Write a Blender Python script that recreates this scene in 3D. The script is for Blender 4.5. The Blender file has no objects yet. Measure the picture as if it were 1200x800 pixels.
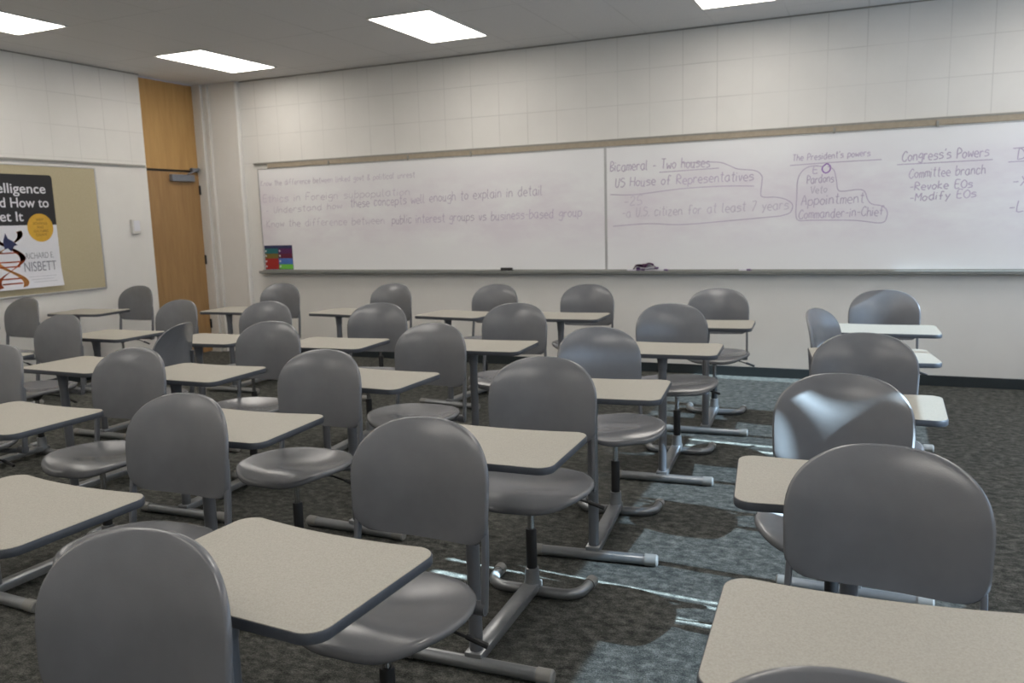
import bpy, bmesh, math, random
from mathutils import Vector, Matrix
random.seed(7)
PI = math.pi
S = bpy.context.scene
COL = S.collection

# ------------------------------------------------------------------ setting dimensions (metres)
CEIL = 3.181      # ceiling height
YB = 7.770        # back wall
XL = -7.38        # left wall
XR = 2.30         # window wall on the right
YF = -2.30        # wall behind the camera
LEDGE = 2.205     # height where the block facing starts

# ------------------------------------------------------------------ helpers
def link(o, parent=None):
    COL.objects.link(o)
    if parent is not None:
        o.parent = parent
    return o

def obj(name, bm, mat, parent=None, smooth=None):
    me = bpy.data.meshes.new(name)
    bmesh.ops.recalc_face_normals(bm, faces=bm.faces[:])
    bm.to_mesh(me)
    bm.free()
    mats = mat if isinstance(mat, (list, tuple)) else [mat]
    for m in mats:
        me.materials.append(m)
    if smooth is not None:
        for p in me.polygons:
            p.use_smooth = True
        if smooth < 180:
            me.set_sharp_from_angle(angle=math.radians(smooth))
    return link(bpy.data.objects.new(name, me), parent)

def empty(name, loc=(0, 0, 0), rz=0.0):
    o = bpy.data.objects.new(name, None)
    o.empty_display_size = 0.1
    o.location = loc
    o.rotation_euler = (0, 0, rz)
    return link(o)

def tag(o, label, cat, group=None):
    o['label'] = label
    o['category'] = cat
    if group:
        o['group'] = group
    return o

def struct(o):
    o['kind'] = 'structure'
    return o

def add_box(bm, lo, hi, bevel=0.0, seg=2, mi=0):
    v = [bm.verts.new((x, y, z)) for x in (lo[0], hi[0]) for y in (lo[1], hi[1]) for z in (lo[2], hi[2])]
    q = [(0, 1, 3, 2), (4, 6, 7, 5), (0, 4, 5, 1), (2, 3, 7, 6), (0, 2, 6, 4), (1, 5, 7, 3)]
    fs = [bm.faces.new([v[i] for i in f]) for f in q]
    for f in fs:
        f.material_index = mi
    if bevel > 0:
        es = set(e for f in fs for e in f.edges)
        bmesh.ops.bevel(bm, geom=list(es), offset=bevel, segments=seg, affect='EDGES', profile=0.5)
    return fs

def box(lo, hi, bevel=0.0, seg=2):
    bm = bmesh.new()
    add_box(bm, lo, hi, bevel, seg)
    return bm

def add_tube(bm, pts, rad, seg=14, cap=True, flat=None, mi=0):
    """tube along points; flat=(a,b) gives an elliptical/flat section (a across, b along the bend plane)"""
    pts = [Vector(p) for p in pts]
    n = len(pts)
    rads = rad if isinstance(rad, (list, tuple)) else [rad] * n
    rings = []
    up = None
    for i, p in enumerate(pts):
        t = (pts[min(i + 1, n - 1)] - pts[max(i - 1, 0)]).normalized()
        if up is None:
            up = Vector((0, 0, 1)) if abs(t.z) < 0.9 else Vector((0, 1, 0))
        s = t.cross(up).normalized()
        u = s.cross(t).normalized()
        up = u
        ring = []
        for k in range(seg):
            a = 2 * PI * k / seg
            if flat:
                ca, sa = math.cos(a), math.sin(a)
                ex = 0.45
                c = math.copysign(abs(ca) ** ex, ca) * flat[0]
                d = math.copysign(abs(sa) ** ex, sa) * flat[1]
            else:
                c, d = math.cos(a) * rads[i], math.sin(a) * rads[i]
            ring.append(bm.verts.new(p + s * c + u * d))
        rings.append(ring)
    for a, b in zip(rings[:-1], rings[1:]):
        for k in range(seg):
            f = bm.faces.new((a[k], a[(k + 1) % seg], b[(k + 1) % seg], b[k]))
            f.material_index = mi
    if cap:
        for r in (rings[0], rings[-1]):
            f = bm.faces.new(r)
            f.material_index = mi
    return rings

def tube(pts, rad, seg=14, flat=None):
    bm = bmesh.new()
    add_tube(bm, pts, rad, seg, True, flat)
    return bm

def fillet(pts, r, n=6):
    """round the inner corners of a polyline"""
    pts = [Vector(p) for p in pts]
    out = [pts[0]]
    for a, b, c in zip(pts[:-2], pts[1:-1], pts[2:]):
        d1, d2 = (a - b).normalized(), (c - b).normalized()
        p, q = b + d1 * r, b + d2 * r
        for k in range(n + 1):
            t = k / n
            out.append(p.lerp(b, t).lerp(b.lerp(q, t), t))
    out.append(pts[-1])
    return out

def lathe(profile, seg=20, at=(0, 0, 0)):
    """profile: (radius, z) pairs"""
    bm = bmesh.new()
    rings = []
    for r, z in profile:
        rings.append([bm.verts.new((at[0] + r * math.cos(2 * PI * k / seg), at[1] + r * math.sin(2 * PI * k / seg), at[2] + z)) for k in range(seg)])
    for a, b in zip(rings[:-1], rings[1:]):
        for k in range(seg):
            bm.faces.new((a[k], a[(k + 1) % seg], b[(k + 1) % seg], b[k]))
    bm.faces.new(rings[0])
    bm.faces.new(rings[-1])
    return bm

# ------------------------------------------------------------------ materials
def M(name):
    m = bpy.data.materials.new(name)
    m.use_nodes = True
    nt = m.node_tree
    b = nt.nodes['Principled BSDF']
    return m, nt, b

def srgb(r, g, b):
    f = lambda c: c / 12.92 if c <= 0.04045 else ((c + 0.055) / 1.055) ** 2.4
    return (f(r / 255), f(g / 255), f(b / 255), 1)

def N(nt, t, **kw):
    n = nt.nodes.new(t)
    for k, v in kw.items():
        if hasattr(n, k):
            setattr(n, k, v)
    return n

def noise(nt, scale, detail=3, rough=0.5, vec=None):
    n = N(nt, 'ShaderNodeTexNoise')
    n.inputs['Scale'].default_value = scale
    n.inputs['Detail'].default_value = detail
    n.inputs['Roughness'].default_value = rough
    if vec is not None:
        nt.links.new(vec, n.inputs['Vector'])
    return n

def ramp(nt, fac, stops):
    r = N(nt, 'ShaderNodeValToRGB')
    cr = r.color_ramp
    cr.elements[0].position, cr.elements[0].color = stops[0]
    cr.elements[1].position, cr.elements[1].color = stops[1]
    for p, c in stops[2:]:
        e = cr.elements.new(p)
        e.color = c
    nt.links.new(fac, r.inputs['Fac'])
    return r

def bump(nt, b, height, strength, dist):
    n = N(nt, 'ShaderNodeBump')
    n.inputs['Strength'].default_value = strength
    n.inputs['Distance'].default_value = dist
    nt.links.new(height, n.inputs['Height'])
    nt.links.new(n.outputs['Normal'], b.inputs['Normal'])

def mathn(nt, op, a, b=None, c=None):
    n = N(nt, 'ShaderNodeMath', operation=op)
    for i, v in enumerate((a, b, c)):
        if v is None:
            continue
        if isinstance(v, (int, float)):
            n.inputs[i].default_value = v
        else:
            nt.links.new(v, n.inputs[i])
    return n.outputs[0]

def plain(name, col, rough=0.5, metal=0.0, var=0.06, scale=30, spec=0.5, bump_s=0.0, bump_scale=300, coat=0.0):
    """painted / plastic / metal surface with a faint mottle"""
    m, nt, b = M(name)
    tc = N(nt, 'ShaderNodeTexCoord')
    n = noise(nt, scale, 3, 0.6, tc.outputs['Object'])
    lo = tuple(max(0, c * (1 - var)) for c in col[:3]) + (1,)
    hi = tuple(min(1, c * (1 + var)) for c in col[:3]) + (1,)
    r = ramp(nt, n.outputs['Fac'], [(0.3, lo), (0.7, hi)])
    nt.links.new(r.outputs['Color'], b.inputs['Base Color'])
    b.inputs['Roughness'].default_value = rough
    b.inputs['Metallic'].default_value = metal
    b.inputs['Specular IOR Level'].default_value = spec
    b.inputs['Coat Weight'].default_value = coat
    if bump_s > 0:
        v = noise(nt, bump_scale, 2, 0.5, tc.outputs['Object'])
        bump(nt, b, v.outputs['Fac'], bump_s, 0.001)
    return m

def wall_mat(name, axis, off_h, blocks=True):
    """white painted wall; square block facing with stack-bond joints above the ledge"""
    m, nt, b = M(name)
    geo = N(nt, 'ShaderNodeNewGeometry')
    sep = N(nt, 'ShaderNodeSeparateXYZ')
    nt.links.new(geo.outputs['Position'], sep.inputs[0])
    n = noise(nt, 2.2, 4, 0.6, geo.outputs['Position'])
    base = ramp(nt, n.outputs['Fac'], [(0.25, (0.69, 0.67, 0.635, 1)), (0.75, (0.74, 0.72, 0.685, 1))])
    b.inputs['Roughness'].default_value = 0.62
    b.inputs['Specular IOR Level'].default_value = 0.3
    fine = noise(nt, 90, 3, 0.6, geo.outputs['Position'])
    if blocks:
        h = sep.outputs[axis]
        z = sep.outputs['Z']
        pa = mathn(nt, 'PINGPONG', mathn(nt, 'SUBTRACT', h, off_h), 0.155)
        pb = mathn(nt, 'PINGPONG', mathn(nt, 'SUBTRACT', z, 2.555 - 0.31 * 9), 0.155)
        d = mathn(nt, 'MINIMUM', pa, pb)
        line = N(nt, 'ShaderNodeMapRange', interpolation_type='SMOOTHSTEP')
        nt.links.new(d, line.inputs['Value'])
        line.inputs['From Min'].default_value = 0.001
        line.inputs['From Max'].default_value = 0.006
        line.inputs['To Min'].default_value = 1
        line.inputs['To Max'].default_value = 0
        up = mathn(nt, 'GREATER_THAN', z, LEDGE)
        wear = noise(nt, 1.7, 2, 0.5, geo.outputs['Position'])
        k = mathn(nt, 'MULTIPLY', mathn(nt, 'MULTIPLY', line.outputs[0], up), mathn(nt, 'MULTIPLY_ADD', wear.outputs['Fac'], 1.3, -0.25))
        mix = N(nt, 'ShaderNodeMix', data_type='RGBA')
        nt.links.new(mathn(nt, 'MULTIPLY', k, 0.55), mix.inputs['Factor'])
        nt.links.new(base.outputs['Color'], mix.inputs['A'])
        mix.inputs['B'].default_value = (0.3, 0.285, 0.26, 1)
        nt.links.new(mix.outputs['Result'], b.inputs['Base Color'])
        hgt = mathn(nt, 'SUBTRACT', mathn(nt, 'MULTIPLY', fine.outputs['Fac'], 0.25), mathn(nt, 'MULTIPLY', k, 1.0))
        bump(nt, b, hgt, 0.35, 0.003)
    else:
        nt.links.new(base.outputs['Color'], b.inputs['Base Color'])
        bump(nt, b, fine.outputs['Fac'], 0.1, 0.001)
    return m

def carpet_mat():
    m, nt, b = M('carpet_mottled')
    geo = N(nt, 'ShaderNodeNewGeometry')
    mp = N(nt, 'ShaderNodeMapping')
    mp.inputs['Scale'].default_value = (1, 1.35, 1)
    nt.links.new(geo.outputs['Position'], mp.inputs['Vector'])
    a = noise(nt, 19, 5, 0.75, mp.outputs['Vector'])
    c = noise(nt, 170, 3, 0.7, geo.outputs['Position'])
    f = mathn(nt, 'ADD', mathn(nt, 'MULTIPLY', a.outputs['Fac'], 0.6), mathn(nt, 'MULTIPLY', c.outputs['Fac'], 0.4))
    r = ramp(nt, f, [(0.38, (0.020, 0.021, 0.020, 1)), (0.62, (0.165, 0.163, 0.145, 1)), (0.5, (0.072, 0.073, 0.066, 1))])
    nt.links.new(r.outputs['Color'], b.inputs['Base Color'])
    b.inputs['Roughness'].default_value = 0.95
    b.inputs['Specular IOR Level'].default_value = 0.15
    bump(nt, b, c.outputs['Fac'], 0.6, 0.006)
    return m

def ceiling_mat():
    m, nt, b = M('ceiling_tile')
    geo = N(nt, 'ShaderNodeNewGeometry')
    sep = N(nt, 'ShaderNodeSeparateXYZ')
    nt.links.new(geo.outputs['Position'], sep.inputs[0])
    px = mathn(nt, 'PINGPONG', mathn(nt, 'SUBTRACT', sep.outputs['X'], -8.94), 0.315)
    py = mathn(nt, 'PINGPONG', mathn(nt, 'SUBTRACT', sep.outputs['Y'], 6.2 - 12.2), 0.61)
    d = mathn(nt, 'MINIMUM', px, py)
    line = N(nt, 'ShaderNodeMapRange', interpolation_type='SMOOTHSTEP')
    nt.links.new(d, line.inputs['Value'])
    line.inputs['From Min'].default_value = 0.001
    line.inputs['From Max'].default_value = 0.010
    line.inputs['To Min'].default_value = 1
    line.inputs['To Max'].default_value = 0
    w = noise(nt, 0.9, 2, 0.5, geo.outputs['Position'])
    n = noise(nt, 120, 3, 0.7, geo.outputs['Position'])
    base = ramp(nt, n.outputs['Fac'], [(0.3, (0.64, 0.63, 0.625, 1)), (0.7, (0.72, 0.71, 0.70, 1))])
    mix = N(nt, 'ShaderNodeMix', data_type='RGBA')
    nt.links.new(mathn(nt, 'MULTIPLY', line.outputs[0], mathn(nt, 'MULTIPLY_ADD', w.outputs['Fac'], 1.6, -0.45)), mix.inputs['Factor'])
    nt.links.new(base.outputs['Color'], mix.inputs['A'])
    mix.inputs['B'].default_value = (0.40, 0.39, 0.38, 1)
    nt.links.new(mix.outputs['Result'], b.inputs['Base Color'])
    b.inputs['Roughness'].default_value = 0.9
    bump(nt, b, n.outputs['Fac'], 0.3, 0.002)
    return m

def wood_mat(name, dark, light):
    m, nt, b = M(name)
    tc = N(nt, 'ShaderNodeTexCoord')
    mp = N(nt, 'ShaderNodeMapping')
    mp.inputs['Scale'].default_value = (6, 6, 0.7)
    nt.links.new(tc.outputs['Object'], mp.inputs['Vector'])
    n = noise(nt, 3.0, 5, 0.6, mp.outputs['Vector'])
    r = ramp(nt, n.outputs['Fac'], [(0.3, dark), (0.7, light)])
    nt.links.new(r.outputs['Color'], b.inputs['Base Color'])
    b.inputs['Roughness'].default_value = 0.42
    return m

def laminate_mat():
    m, nt, b = M('speckled_laminate')
    tc = N(nt, 'ShaderNodeTexCoord')
    n = noise(nt, 260, 3, 0.75, tc.outputs['Object'])
    r = ramp(nt, n.outputs['Fac'], [(0.36, (0.33, 0.31, 0.265, 1)), (0.62, (0.41, 0.39, 0.34, 1))])
    nt.links.new(r.outputs['Color'], b.inputs['Base Color'])
    b.inputs['Roughness'].default_value = 0.5
    b.inputs['Specular IOR Level'].default_value = 0.3
    return m

def whiteboard_mat():
    m, nt, b = M('whiteboard_enamel')
    geo = N(nt, 'ShaderNodeNewGeometry')
    mp = N(nt, 'ShaderNodeMapping')
    mp.inputs['Scale'].default_value = (0.55, 1, 1.3)
    nt.links.new(geo.outputs['Position'], mp.inputs['Vector'])
    n = noise(nt, 1.9, 5, 0.65, mp.outputs['Vector'])
    sep = N(nt, 'ShaderNodeSeparateXYZ')
    nt.links.new(geo.outputs['Position'], sep.inputs[0])
    # wiped ink lies mostly across the middle of the boards
    band = N(nt, 'ShaderNodeMapRange', interpolation_type='SMOOTHSTEP')
    nt.links.new(mathn(nt, 'ABSOLUTE', mathn(nt, 'SUBTRACT', sep.outputs['Z'], 1.62)), band.inputs['Value'])
    band.inputs['From Min'].default_value = 0.15
    band.inputs['From Max'].default_value = 0.55
    band.inputs['To Min'].default_value = 1
    band.inputs['To Max'].default_value = 0
    sm = N(nt, 'ShaderNodeMapRange')
    nt.links.new(n.outputs['Fac'], sm.inputs['Value'])
    sm.inputs['From Min'].default_value = 0.38
    sm.inputs['From Max'].default_value = 0.62
    k = mathn(nt, 'MULTIPLY', sm.outputs[0], band.outputs[0])
    mix = N(nt, 'ShaderNodeMix', data_type='RGBA')
    nt.links.new(mathn(nt, 'MULTIPLY_ADD', k, 0.75, 0.1), mix.inputs['Factor'])
    mix.inputs['A'].default_value = (0.80, 0.80, 0.80, 1)
    mix.inputs['B'].default_value = (0.70, 0.645, 0.695, 1)
    nt.links.new(mix.outputs['Result'], b.inputs['Base Color'])
    b.inputs['Roughness'].default_value = 0.3
    b.inputs['Specular IOR Level'].default_value = 0.35
    return m

def cork_mat():
    m, nt, b = M('tan_tackboard')
    geo = N(nt, 'ShaderNodeNewGeometry')
    n = noise(nt, 140, 4, 0.7, geo.outputs['Position'])
    r = ramp(nt, n.outputs['Fac'], [(0.3, (0.40, 0.345, 0.22, 1)), (0.7, (0.50, 0.44, 0.30, 1))])
    nt.links.new(r.outputs['Color'], b.inputs['Base Color'])
    b.inputs['Roughness'].default_value = 0.9
    return m

def chair_mat():
    m, nt, b = M('grey_moulded_plastic')
    tc = N(nt, 'ShaderNodeTexCoord')
    n = noise(nt, 9, 3, 0.55, tc.outputs['Object'])
    r = ramp(nt, n.outputs['Fac'], [(0.3, (0.138, 0.141, 0.150, 1)), (0.7, (0.157, 0.160, 0.170, 1))])
    nt.links.new(r.outputs['Color'], b.inputs['Base Color'])
    b.inputs['Roughness'].default_value = 0.24
    b.inputs['Specular IOR Level'].default_value = 0.65
    v = N(nt, 'ShaderNodeTexVoronoi')
    v.inputs['Scale'].default_value = 330
    nt.links.new(tc.outputs['Object'], v.inputs['Vector'])
    bump(nt, b, v.outputs['Distance'], 0.12, 0.001)
    return m

def emit_mat(name, col, strength):
    m, nt, b = M(name)
    e = N(nt, 'ShaderNodeEmission')
    e.inputs['Color'].default_value = col
    e.inputs['Strength'].default_value = strength
    nt.links.new(e.outputs[0], nt.nodes['Material Output'].inputs['Surface'])
    return m

def sheer_mat():
    m, nt, b = M('sheer_blind_fabric')
    t = N(nt, 'ShaderNodeBsdfTransparent')
    t.inputs['Color'].default_value = (0.40, 0.41, 0.43, 1)
    d = N(nt, 'ShaderNodeBsdfTranslucent')
    d.inputs['Color'].default_value = (0.5, 0.5, 0.5, 1)
    mx = N(nt, 'ShaderNodeMixShader')
    mx.inputs[0].default_value = 0.15
    nt.links.new(t.outputs[0], mx.inputs[1])
    nt.links.new(d.outputs[0], mx.inputs[2])
    nt.links.new(mx.outputs[0], nt.nodes['Material Output'].inputs['Surface'])
    return m

mt = dict(
    wall_back=wall_mat('white_block_wall', 'X', 0.185 - 0.31 * 40),
    wall_side=wall_mat('white_block_side_wall', 'Y', 6.31 - 0.31 * 40),
    wall_plain=wall_mat('white_paint', 'X', 0, False),
    carpet=carpet_mat(), ceiling=ceiling_mat(),
    wood=wood_mat('maple_veneer', srgb(150, 115, 74), srgb(168, 132, 88)), wood_top=wood_mat('maple_transom', srgb(172, 133, 80), srgb(190, 151, 95)),
    laminate=laminate_mat(), board=whiteboard_mat(), cork=cork_mat(), plastic=chair_mat(),
    band=plain('dark_edge_band', (0.062, 0.068, 0.080, 1), 0.42),
    frame=plain('grey_powder_coat', (0.15, 0.156, 0.17, 1), 0.30, 0.3, 0.04),
    silver=plain('silver_paint', (0.27, 0.28, 0.29, 1), 0.28, 0.6, 0.05),
    chrome=plain('chrome', (0.55, 0.55, 0.56, 1), 0.12, 1.0, 0.02),
    cap=plain('light_grey_cap', (0.24, 0.235, 0.22, 1), 0.5),
    black=plain('black_plastic', (0.012, 0.012, 0.013, 1), 0.45),
    base=plain('black_vinyl', (0.020, 0.027, 0.030, 1), 0.5),
    trim=plain('white_trim', (0.66, 0.64, 0.60, 1), 0.4, 0, 0.02),
    rail=plain('tan_map_rail', (0.36, 0.30, 0.225, 1), 0.55, 0, 0.08),
    railtop=plain('grey_rail_edge', (0.30, 0.29, 0.26, 1), 0.45, 0.3),
    tray=plain('grey_aluminium', (0.27, 0.275, 0.26, 1), 0.4, 0.4),
    alu=plain('bright_aluminium', (0.48, 0.48, 0.48, 1), 0.35, 0.5),
    closer=plain('painted_closer', (0.22, 0.24, 0.28, 1), 0.35, 0.4),
    diffuser=emit_mat('lit_diffuser', (1.0, 0.945, 0.87, 1), 8.8),
    sheer=sheer_mat(),
    ink=plain('faded_violet_ink', (0.48, 0.41, 0.52, 1), 0.5, 0, 0.15, 3),
    ink_pale=plain('wiped_violet_ink', (0.56, 0.505, 0.58, 1), 0.5, 0, 0.12, 3),
    ink_purple=plain('purple_ink', (0.26, 0.10, 0.42, 1), 0.5),
    white=plain('poster_white', (0.70, 0.70, 0.74, 1), 0.4, 0, 0.01),
    print_black=plain('print_black', (0.012, 0.012, 0.014, 1), 0.4),
    print_grey=plain('print_grey', (0.22, 0.23, 0.27, 1), 0.5),
    pale_print=plain('print_pale', (0.52, 0.53, 0.58, 1), 0.5),
    gold=plain('print_gold', srgb(205, 160, 52), 0.45),
    gold_ink=plain('print_gold_ink', srgb(120, 88, 26), 0.5),
    rust=plain('print_rust', srgb(170, 74, 22), 0.5, 0, 0.5, 14),
    amber=plain('print_amber', srgb(214, 150, 80), 0.5, 0, 0.3, 10),
    navy=plain('print_navy', srgb(38, 44, 84), 0.5, 0, 0.2, 14),
    teal=plain('print_teal', srgb(32, 104, 108), 0.5),
    olive=plain('print_olive', srgb(112, 98, 42), 0.5),
    red=plain('print_red', srgb(160, 38, 34), 0.5),
    purple=plain('print_purple', srgb(84, 34, 84), 0.5),
    plum=plain('print_plum', srgb(96, 28, 56), 0.5),
    blue=plain('print_blue', srgb(72, 112, 184), 0.5),
    green=plain('print_green', srgb(110, 184, 70), 0.5),
    marker_white=plain('marker_barrel', (0.62, 0.60, 0.66, 1), 0.35),
    marker_cap=plain('marker_cap', (0.10, 0.045, 0.15, 1), 0.35),
    felt=plain('black_felt', (0.012, 0.012, 0.012, 1), 0.9),
)

# ------------------------------------------------------------------ the room
T = 0.16
struct(obj('floor', box((XL - 0.3, YF - 0.2, -0.1), (XR + 0.3, YB + 0.2, 0.0)), mt['carpet']))
struct(obj('ceiling', box((XL - 0.3, YF - 0.2, CEIL), (XR + 0.3, YB + 0.2, CEIL + 0.1)), mt['ceiling']))
struct(obj('wall_back', box((XL - 0.3, YB, 0.0), (XR + 0.3, YB + T, CEIL)), mt['wall_back']))
struct(obj('wall_front', box((XL - 0.3, YF - T, 0.0), (XR + 0.3, YF, CEIL)), mt['wall_plain']))
DY0, DY1 = 6.805, 7.70
bm = bmesh.new()
add_box(bm, (XL - T, YF, 0), (XL, DY0, LEDGE))
add_box(bm, (XL - T, YF, LEDGE), (XL, DY0, CEIL))
add_box(bm, (XL - T, DY1, 0), (XL, YB, CEIL))
struct(obj('wall_left', bm, mt['wall_side']))
# shallow pilaster in the corner beside the door
bm = bmesh.new()
add_box(bm, (XL, 7.715, 0), (-6.895, YB, CEIL), 0)
add_box(bm, (-6.895, 7.70, 0), (-6.85, YB, CEIL), 0.018, 4)
struct(obj('trim_1', bm, mt['wall_plain']))
# white casing between door and pilaster
bm = bmesh.new()
add_box(bm, (XL - 0.02, 7.645, 0), (XL + 0.045, 7.716, CEIL - 0.002), 0.004)
add_box(bm, (XL + 0.05, 7.68, 0), (XL + 0.115, 7.716, CEIL - 0.002), 0.008)
struct(obj('trim_2', bm, mt['trim']))
# grey ledge trim on left wall where the block facing begins
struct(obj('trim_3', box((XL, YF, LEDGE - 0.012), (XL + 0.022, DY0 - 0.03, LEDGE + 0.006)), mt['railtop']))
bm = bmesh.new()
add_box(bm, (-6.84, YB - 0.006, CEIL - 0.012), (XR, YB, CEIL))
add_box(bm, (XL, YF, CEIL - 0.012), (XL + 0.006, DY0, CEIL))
struct(obj('ceiling_shadow_strip', bm, mt['railtop']))  # dark strips painted in for the shadow gap along the ceiling edge
bm = bmesh.new()
add_box(bm, (-6.84, YB - 0.014, 0.0), (XR, YB, 0.09), 0.003)
struct(obj('baseboard_back', bm, mt['base']))
struct(obj('baseboard_left', box((XL, YF, 0), (XL + 0.014, DY0, 0.09), 0.003), mt['base']))

# window wall on the right (outside the frame): daylight comes through it
WY0, WY1, WZ0, WZ1 = -1.6, 7.632, 1.12, 2.42
bm = bmesh.new()
add_box(bm, (XR, YF, 0), (XR + T, YB, WZ0))
add_box(bm, (XR, YF, WZ1), (XR + T, YB, CEIL))
add_box(bm, (XR, YF, WZ0), (XR + T, WY0, WZ1))
add_box(bm, (XR, WY1, WZ0), (XR + T, YB, WZ1))
struct(obj('wall_right', bm, mt['wall_plain']))
bm = bmesh.new()
for y in (WY0, 0.5, 4.72):
    add_box(bm, (XR + 0.05, y, WZ0), (XR + 0.11, y + 0.05, WZ1))
add_box(bm, (XR + 0.05, WY0, WZ0), (XR + 0.11, WY1, WZ0 + 0.03))
add_box(bm, (XR + 0.05, WY0, WZ1 - 0.03), (XR + 0.11, WY1, WZ1))
w1 = struct(obj('window_1', bm, mt['alu']))
# sheer blinds with narrow gaps between the panels
gaps = [(2.745, 2.778), (2.892, 2.910), (2.938, 2.954), (5.10, 5.14), (5.24, 5.28), (7.40, 7.46)]
gaps = gaps[:-1]
edges = [WY0] + [v for g in gaps for v in g] + [7.42]
for i in range(0, len(edges), 2):
    obj('sheer_blind', box((XR + 0.012, edges[i], WZ0 + 0.002), (XR + 0.0135, edges[i + 1], WZ1 - 0.002)), mt['sheer'], w1)
# single sheer layer added at the far end so more sun reaches the back wall
bm = bmesh.new()
bm.faces.new([bm.verts.new((XR + 0.0125, y, z)) for y, z in ((7.421, WZ0), (WY1, WZ0), (WY1, WZ1), (7.421, WZ1))])
obj('sun_pass_blind', bm, mt['sheer'], w1)
# unseen opaque blinds added to cut the sun: lower in the nearer bays
for y0, y1, z in ((WY0, gaps[0][0], 1.84), (gaps[0][1], gaps[1][0], 1.88), (gaps[1][1], gaps[2][0], 1.90), (gaps[2][1], 4.30, 1.99), (4.30, 5.05, 2.24), (5.05, 5.33, 1.98), (5.33, WY1, 2.24)):
    obj('sun_mask_blind', box((XR + 0.015, y0, z), (XR + 0.019, y1, WZ1 - 0.002)), mt['trim'], w1)

# ------------------------------------------------------------------ door
LEAF = XL - 0.09
d = struct(obj('door_1', box((LEAF - 0.045, DY0 + 0.01, 0.008), (LEAF, DY1 - 0.045, 2.165), 0.002), mt['wood']))
obj('transom_panel', box((LEAF - 0.045, DY0, 2.19), (LEAF + 0.004, DY1 - 0.045, CEIL - 0.012), 0.002), mt['wood_top'], d)
bm = bmesh.new()
add_box(bm, (LEAF - 0.045, DY1 - 0.045, 0), (XL + 0.0, DY1, CEIL))
add_box(bm, (LEAF - 0.045, DY0 - 0.0, 0), (LEAF - 0.03, DY0 + 0.01, CEIL))
obj('door_frame', bm, mt['trim'], d)
obj('head_gap', box((LEAF - 0.045, DY0, 2.166), (LEAF - 0.015, DY1 - 0.045, 2.189)), mt['black'], d)
c = obj('door_closer', box((LEAF, 7.20, 2.055), (LEAF + 0.055, 7.545, 2.135), 0.008), mt['closer'], d)
obj('closer_arm', tube([(LEAF + 0.045, 7.45, 2.14), (LEAF + 0.06, 7.62, 2.205), (LEAF + 0.02, 7.64, 2.215)], 0.010, 8), mt['closer'], c)
obj('closer_bracket', box((LEAF + 0.004, 7.52, 2.185), (LEAF + 0.05, 7.63, 2.215), 0.003), mt['closer'], c)
for z in (0.35, 1.13, 1.96):
    obj('hinge', tube([(LEAF + 0.014, DY1 - 0.052, z - 0.055), (LEAF + 0.014, DY1 - 0.052, z + 0.055)], 0.012, 10), mt['black'], d)

# ------------------------------------------------------------------ ceiling lights
def light(x, y, label, src=[None]):
    w, l = 0.30, 0.545
    if src[0] is None:
        r = empty('ceiling_light', (x, y, CEIL))
        bm = bmesh.new()
        for a in (((-w, -l), (w, -l + 0.014)), ((-w, l - 0.014), (w, l)), ((-w, -l + 0.014), (-w + 0.014, l - 0.014)), ((w - 0.014, -l + 0.014), (w, l - 0.014))):
            add_box(bm, (a[0][0], a[0][1], -0.010), (a[1][0], a[1][1], 0.0))
        obj('fixture_frame', bm, mt['trim'], r)
        obj('diffuser', box((-w + 0.014, -l + 0.014, -0.006), (w - 0.014, l - 0.014, -0.001)), mt['diffuser'], r)
        src[0] = r
    else:
        r = src[0].copy()
        COL.objects.link(r)
        r.location = (x, y, CEIL)
        for ch in src[0].children:
            k = ch.copy()
            COL.objects.link(k)
            k.parent = r
    return tag(r, label, 'ceiling light', 'lit rectangular ceiling lights')

light(-6.18, 6.73, 'lit rectangular ceiling light above the wooden door')
light(-3.60, 6.53, 'lit rectangular ceiling light above the left whiteboard, second from the door')
light(-1.08, 6.57, 'lit rectangular ceiling light cut off by the top edge, above the right whiteboard')
light(-6.40, 4.42, 'lit rectangular ceiling light at the top left corner, above the tan tackboard')
for r, y in (('second row of lights from the whiteboards', 4.42), ('third row of lights from the whiteboards', 2.0), ('row of lights nearest the camera', -0.42)):
    for cname, x in (('left end', -6.28), ('left middle', -3.70), ('right middle', -1.13), ('right end', 1.40)):
        if y == 4.42 and x == -6.28:
            continue
        light(x, y, 'lit rectangular ceiling light, %s of the %s' % (cname, r))
light(1.40, 6.57, 'lit rectangular ceiling light nearest the windows, in the row above the whiteboards')

# ------------------------------------------------------------------ chair desks
ZD, DW, DD, DYC = 0.752, 0.611, 0.452, -0.397
HW, YBK, ZT, ZBT, POST = 0.236, 0.222, 0.938, 0.597, -0.578
CUR = 0.046

def back_width(z):
    zm = ZBT + 0.16
    if z >= zm:
        t = min(1.0, (z - zm) / (ZT - zm))
        return HW * max(0.0, 1 - t ** 2.5) ** (1 / 2.5)
    hb = HW * (0.975 + 0.025 * (z - ZBT) / 0.16)
    r = 0.062
    k = z - ZBT
    if k < r:
        return hb - r + math.sqrt(max(0, r * r - (r - k) ** 2))
    return hb

def back_point(u, z, off):
    w = back_width(z)
    x = u * w
    t = (z - ZBT) / (ZT - ZBT)
    y = YBK - CUR * (x / HW) ** 2 + 0.024 * t + 0.050 * t ** 4 + 0.012 * abs(u) ** 7 * (1 - t ** 6) + 0.006 * (1 - t) ** 4
    dydx = -2 * CUR * x / HW ** 2
    n = Vector((-dydx, 1, 0)).normalized()
    sag = -0.010 * (1 - (x / HW) ** 2) if z < ZBT + 0.03 else 0
    return Vector((x, y, z + sag * (1 - min(1, (z - ZBT) / 0.03)))) + n * off

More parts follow.
